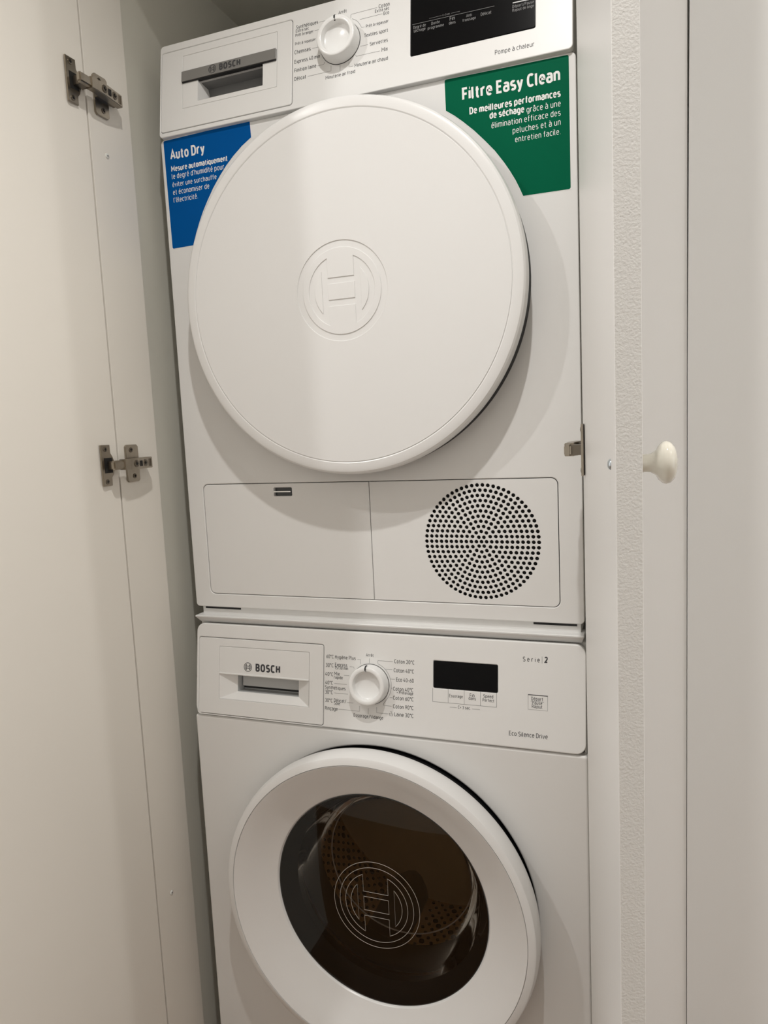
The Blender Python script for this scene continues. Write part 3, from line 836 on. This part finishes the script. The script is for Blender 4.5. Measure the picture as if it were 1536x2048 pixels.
programme_knob('programme_knob', 0.3010, 0.0690, 0.018, 0.0280, wm, WP)

for s, a, b, v in (('Arrêt', 294, 305.8, 108.2), ('60°C Hygiène Plus', 231.3, 278, 101.9), ('30°C', 230.5, 243, 89.1), ('Express', 245.2, 264.8, 90.9), ('15/30 min', 244.8, 266.1, 86.6), ('40°C', 229.9, 242.5, 76.1),
                   ('Mix', 244.2, 252.9, 77.5), ('rapide', 243.8, 257.8, 72.6), ('40°C', 230, 242.1, 63.7), ('Synthétiques', 229.6, 262.4, 57), ('30°C', 229.7, 242.2, 49.8), ('30°C', 229.8, 241.9, 37.8),
                   ('Délicat/', 244.1, 263.6, 39), ('Soie', 244.1, 253.7, 34.9), ('Rinçage', 229.7, 250, 26.4), ('Essorage/Vidange', 275.4, 320.9, 20.3),
                   ('Coton 20°C', 337.4, 367.2, 101.7), ('Coton 40°C', 336.5, 366.6, 89), ('Eco 40-60', 340.2, 366.3, 76.2), ('Coton 40°C', 335.8, 365.7, 62.9), ('+ Prélavage', 340.9, 365.8, 58.7), ('Coton 60°C', 335.8, 366.2, 50.1),
                   ('Coton 90°C', 335.7, 366.2, 38.1), ('Laine 30°C', 337.8, 366.3, 27.1), ('Essorage', 417.9, 437, 60.5), ('Fin', 446.8, 453.4, 63.1), ('dans', 445.3, 455.4, 59.1), ('Speed', 465.6, 479.2, 63.8), ('Perfect', 464.6, 480.5, 58.5),
                   ('C= 3 sec.', 430.3, 448.2, 45.8), ('S e r i e', 519.1, 541.3, 116.5), ('2', 547.5, 551.9, 116.9), ('Départ', 530.2, 545.7, 65.9), ('Pause', 531.4, 544.5, 60.5), ('Rajout', 530.9, 544.8, 55.9), ('Eco Silence Drive', 500.6, 551.6, 16.8)):
    text('lettering', s, a / 1000, b / 1000, v / 1000, PN, 'ink', wcp, WP, 0.24 if s == '2' else 0.135)
arcpts = [(312.2, 96.6), (312.2, 103.2), (335.4, 103.3)]
arc2 = [(301 + 32.0 * math.cos(math.radians(a)), 69 + 32.0 * math.sin(math.radians(a))) for a in range(68, -46, -6)]
for l in ([(280.8, 103), (285.8, 103), (285.8, 96.4)], [(268.7, 91.6), (275.2, 91.6), (275.6, 89.2)], [(259.5, 78.4), (268.1, 78.4)], [(244.3, 65.6), (264.5, 65.6)], [(244.4, 51.8), (266.1, 51.8)], [(265.1, 39.7), (274.8, 39.7)],
          [(251.1, 28.8), (284.5, 28.8), (284.5, 36.5)], [(298, 34.5), (298, 26.4)], [(310.9, 37), (310.9, 29.1), (328.1, 29.1)], [(299.3, 105.5), (299.3, 99)], [(335.4, 103.3), (312.6, 103.3), (312.2, 102.9), (312.4, 98.9)] + arc2[1:] + [(322, 44), (321.2, 42), (321.6, 40.4), (333.7, 40.3)],
          [(324.1, 91.8), (334.4, 91.8)], [(330.8, 78.6), (338.6, 78.6)], [(333.0, 65.4), (334.6, 65.4)], [(330.6, 52.5), (334.6, 52.5)],
          [(394.2, 52.2), (483.9, 52.2)], [(394.3, 71), (394.3, 52.2)], [(416.3, 71), (416.3, 52.3)], [(439.1, 71), (439.1, 52.3)], [(461.6, 71), (461.6, 52.3)], [(484, 71), (484, 52.3)],
          [(418.7, 46.7), (428.6, 46.7)], [(450.1, 47), (460.9, 47)], [(544.3, 124.2), (544.3, 115.2)], [(529.3, 64.4), (546.6, 64.4)],
          [(526, 72.3), (526, 53.3), (551.6, 53.3), (551.6, 72.3)]):
    label_line([(a / 1000, b / 1000) for a, b in l], wcp, WP)
label_line([(0.5258, 0.0727), (0.5518, 0.0727)], wcp, WP, 0.0011, 'ink')
# wool basin symbol
label_line([(a / 1000, b / 1000) for a, b in ((330.0, 30.2), (330.8, 26.9), (335.0, 26.9), (335.8, 30.2))], wcp, WP, 0.0005, 'ink')
label_line([(a / 1000, b / 1000) for a, b in ((330.0, 29.0), (331.5, 29.6), (333.0, 28.8), (334.4, 29.6), (335.8, 29.0))], wcp, WP, 0.0004, 'ink')
label_line([(a / 1000, b / 1000) for a, b in ((331.6, 32.4), (334.6, 32.4), (333.2, 30.8), (334.0, 29.6))], wcp, WP, 0.0005, 'ink')

# porthole door
wd_ = lathe('door', [(0.1600, 0.0060), (0.1622, 0.0160), (0.1640, 0.0185), (0.1668, 0.0200), (0.1720, 0.0222), (0.1950, 0.0365), (0.2185, 0.0512), (0.2203, 0.0520), (0.2205, 0.0500), (0.2213, 0.0500), (0.2215, 0.0522),
                     (0.2290, 0.0508), (0.2312, 0.0495), (0.2332, 0.0450), (0.2345, 0.0360), (0.2342, 0.0270), (0.2325, 0.0190), (0.2300, 0.0150), (0.2222, 0.0140)], wc[0], wc[1], 'rim', wm, WF, 192, 25)
lathe('door_gasket', [(0.2222, 0.0142), (0.2222, -0.028)], wc[0], wc[1], 'black', wd_, WF, 96)
lathe('window_ring', [(0.1630, 0.0150), (0.1605, 0.0160), (0.1575, 0.0120), (0.1500, -0.0020), (0.1445, -0.0110)], wc[0], wc[1], 'smoke', wd_, WF, 128, 40)
lathe('window_pane', [(0.1612, 0.0160), (0.1300, 0.0200), (0.0900, 0.0232), (0.0500, 0.0250), (0.0, 0.0256)], wc[0], wc[1], 'glass', wd_, WF, 128, 60)
lathe('glass_bowl', [(0.1445, -0.0110), (0.1400, -0.0300), (0.1310, -0.0600), (0.1180, -0.0820), (0.0900, -0.0950), (0.0, -0.1020)], wc[0], wc[1], 'bowl', wd_, WF, 96, 60)
lathe('bowl_edge', [(0.1192, -0.0805), (0.1180, -0.0800), (0.1172, -0.0815), (0.1180, -0.0825)], wc[0], wc[1], 'etch', wd_, WF, 96, 60)
ring, arm = emblem(wc[0], wc[1], 0.0655)
wire('emblem', ring + arm, 0.0262, 0.00032, 'etch', wd_, WF)

# drum behind the glass
gk = lathe('door_seal', [(0.1440, -0.0280), (0.1560, -0.0450), (0.1480, -0.0560), (0.1500, -0.0700), (0.1400, -0.0850)], wc[0], wc[1], 'rubber', wm, WF, 96, 60)
dr = lathe('drum', [(0.1420, -0.0850), (0.1560, -0.0900), (0.2200, -0.1000), (0.2340, -0.1100), (0.2360, -0.1300), (0.2360, -0.3800), (0.2250, -0.3950), (0.1000, -0.3850), (0.0, -0.3750)], wc[0], wc[1], 'drum', wm, WF, 128, 45)
dr['label'] = 'perforated steel drum'
# perforations: many small dark holes with raised rims, one joined part
bm = bmesh.new()
def disc(c, ax, ay, r, seg=8):
    v = [bm.verts.new(c + ax * (r * math.cos(2 * math.pi * i / seg)) + ay * (r * math.sin(2 * math.pi * i / seg))) for i in range(seg)]
    bm.faces.new(v)
for j in range(22):
    d = 0.122 + j * 0.0118
    cnt = 84
    for i in range(cnt):
        a = 2 * math.pi * (i + 0.5 * (j % 2)) / cnt
        if (math.degrees(a) % 120) < 22:
            continue
        r = 0.2348
        c = Vector((wc[0] + r * math.cos(a), WY + d, wc[1] + r * math.sin(a)))
        disc(c, Vector((-math.sin(a), 0, math.cos(a))), Vector((0, 1, 0)), 0.0032 if (i + j) % 5 else 0.0052)
for k in range(3, 15):
    r = 0.0150 * k
    for i in range(6 * k):
        a = 2 * math.pi * i / (6 * k)
        if r < 0.05:
            continue
        dep = 0.3735 + 0.0100 * r / 0.1 if r < 0.1 else 0.3830 + 0.010 * (r - 0.1) / 0.125
        disc(Vector((wc[0] + r * math.cos(a), WY + dep, wc[1] + r * math.sin(a))), Vector((1, 0, 0)), Vector((0, 0, 1)), 0.0034)
me = bpy.data.meshes.new('perforation')
bm.to_mesh(me); bm.free()
pf = finish(me, 'perforation', 'hole', dr, False)
pf['kind'] = 'stuff'
for k in range(3):
    a = math.radians(11 + 120 * k)
    mt = Matrix.Translation((wc[0], WY, wc[1])) @ Matrix.Rotation(-a, 4, 'Y')
    n = 7
    vs, fs = [], []
    prof = [(0.236, -0.040), (0.215, -0.030), (0.196, -0.014), (0.190, 0.0), (0.196, 0.014), (0.215, 0.030), (0.236, 0.040)]
    for y, sc in ((0.125, 0.75), (0.145, 1.0), (0.345, 1.0), (0.375, 0.8)):
        vs += [(0.236 - (0.236 - r) * sc, y, t * sc) for r, t in prof]
    for s in range(3):
        for i in range(n - 1):
            fs.append((s * n + i, s * n + i + 1, (s + 1) * n + i + 1, (s + 1) * n + i))
    fs += [tuple(range(n)), tuple(range(3 * n, 4 * n))]
    polymesh('drum_lifter', vs, fs, 'lifter', dr, mt, 0, 60)
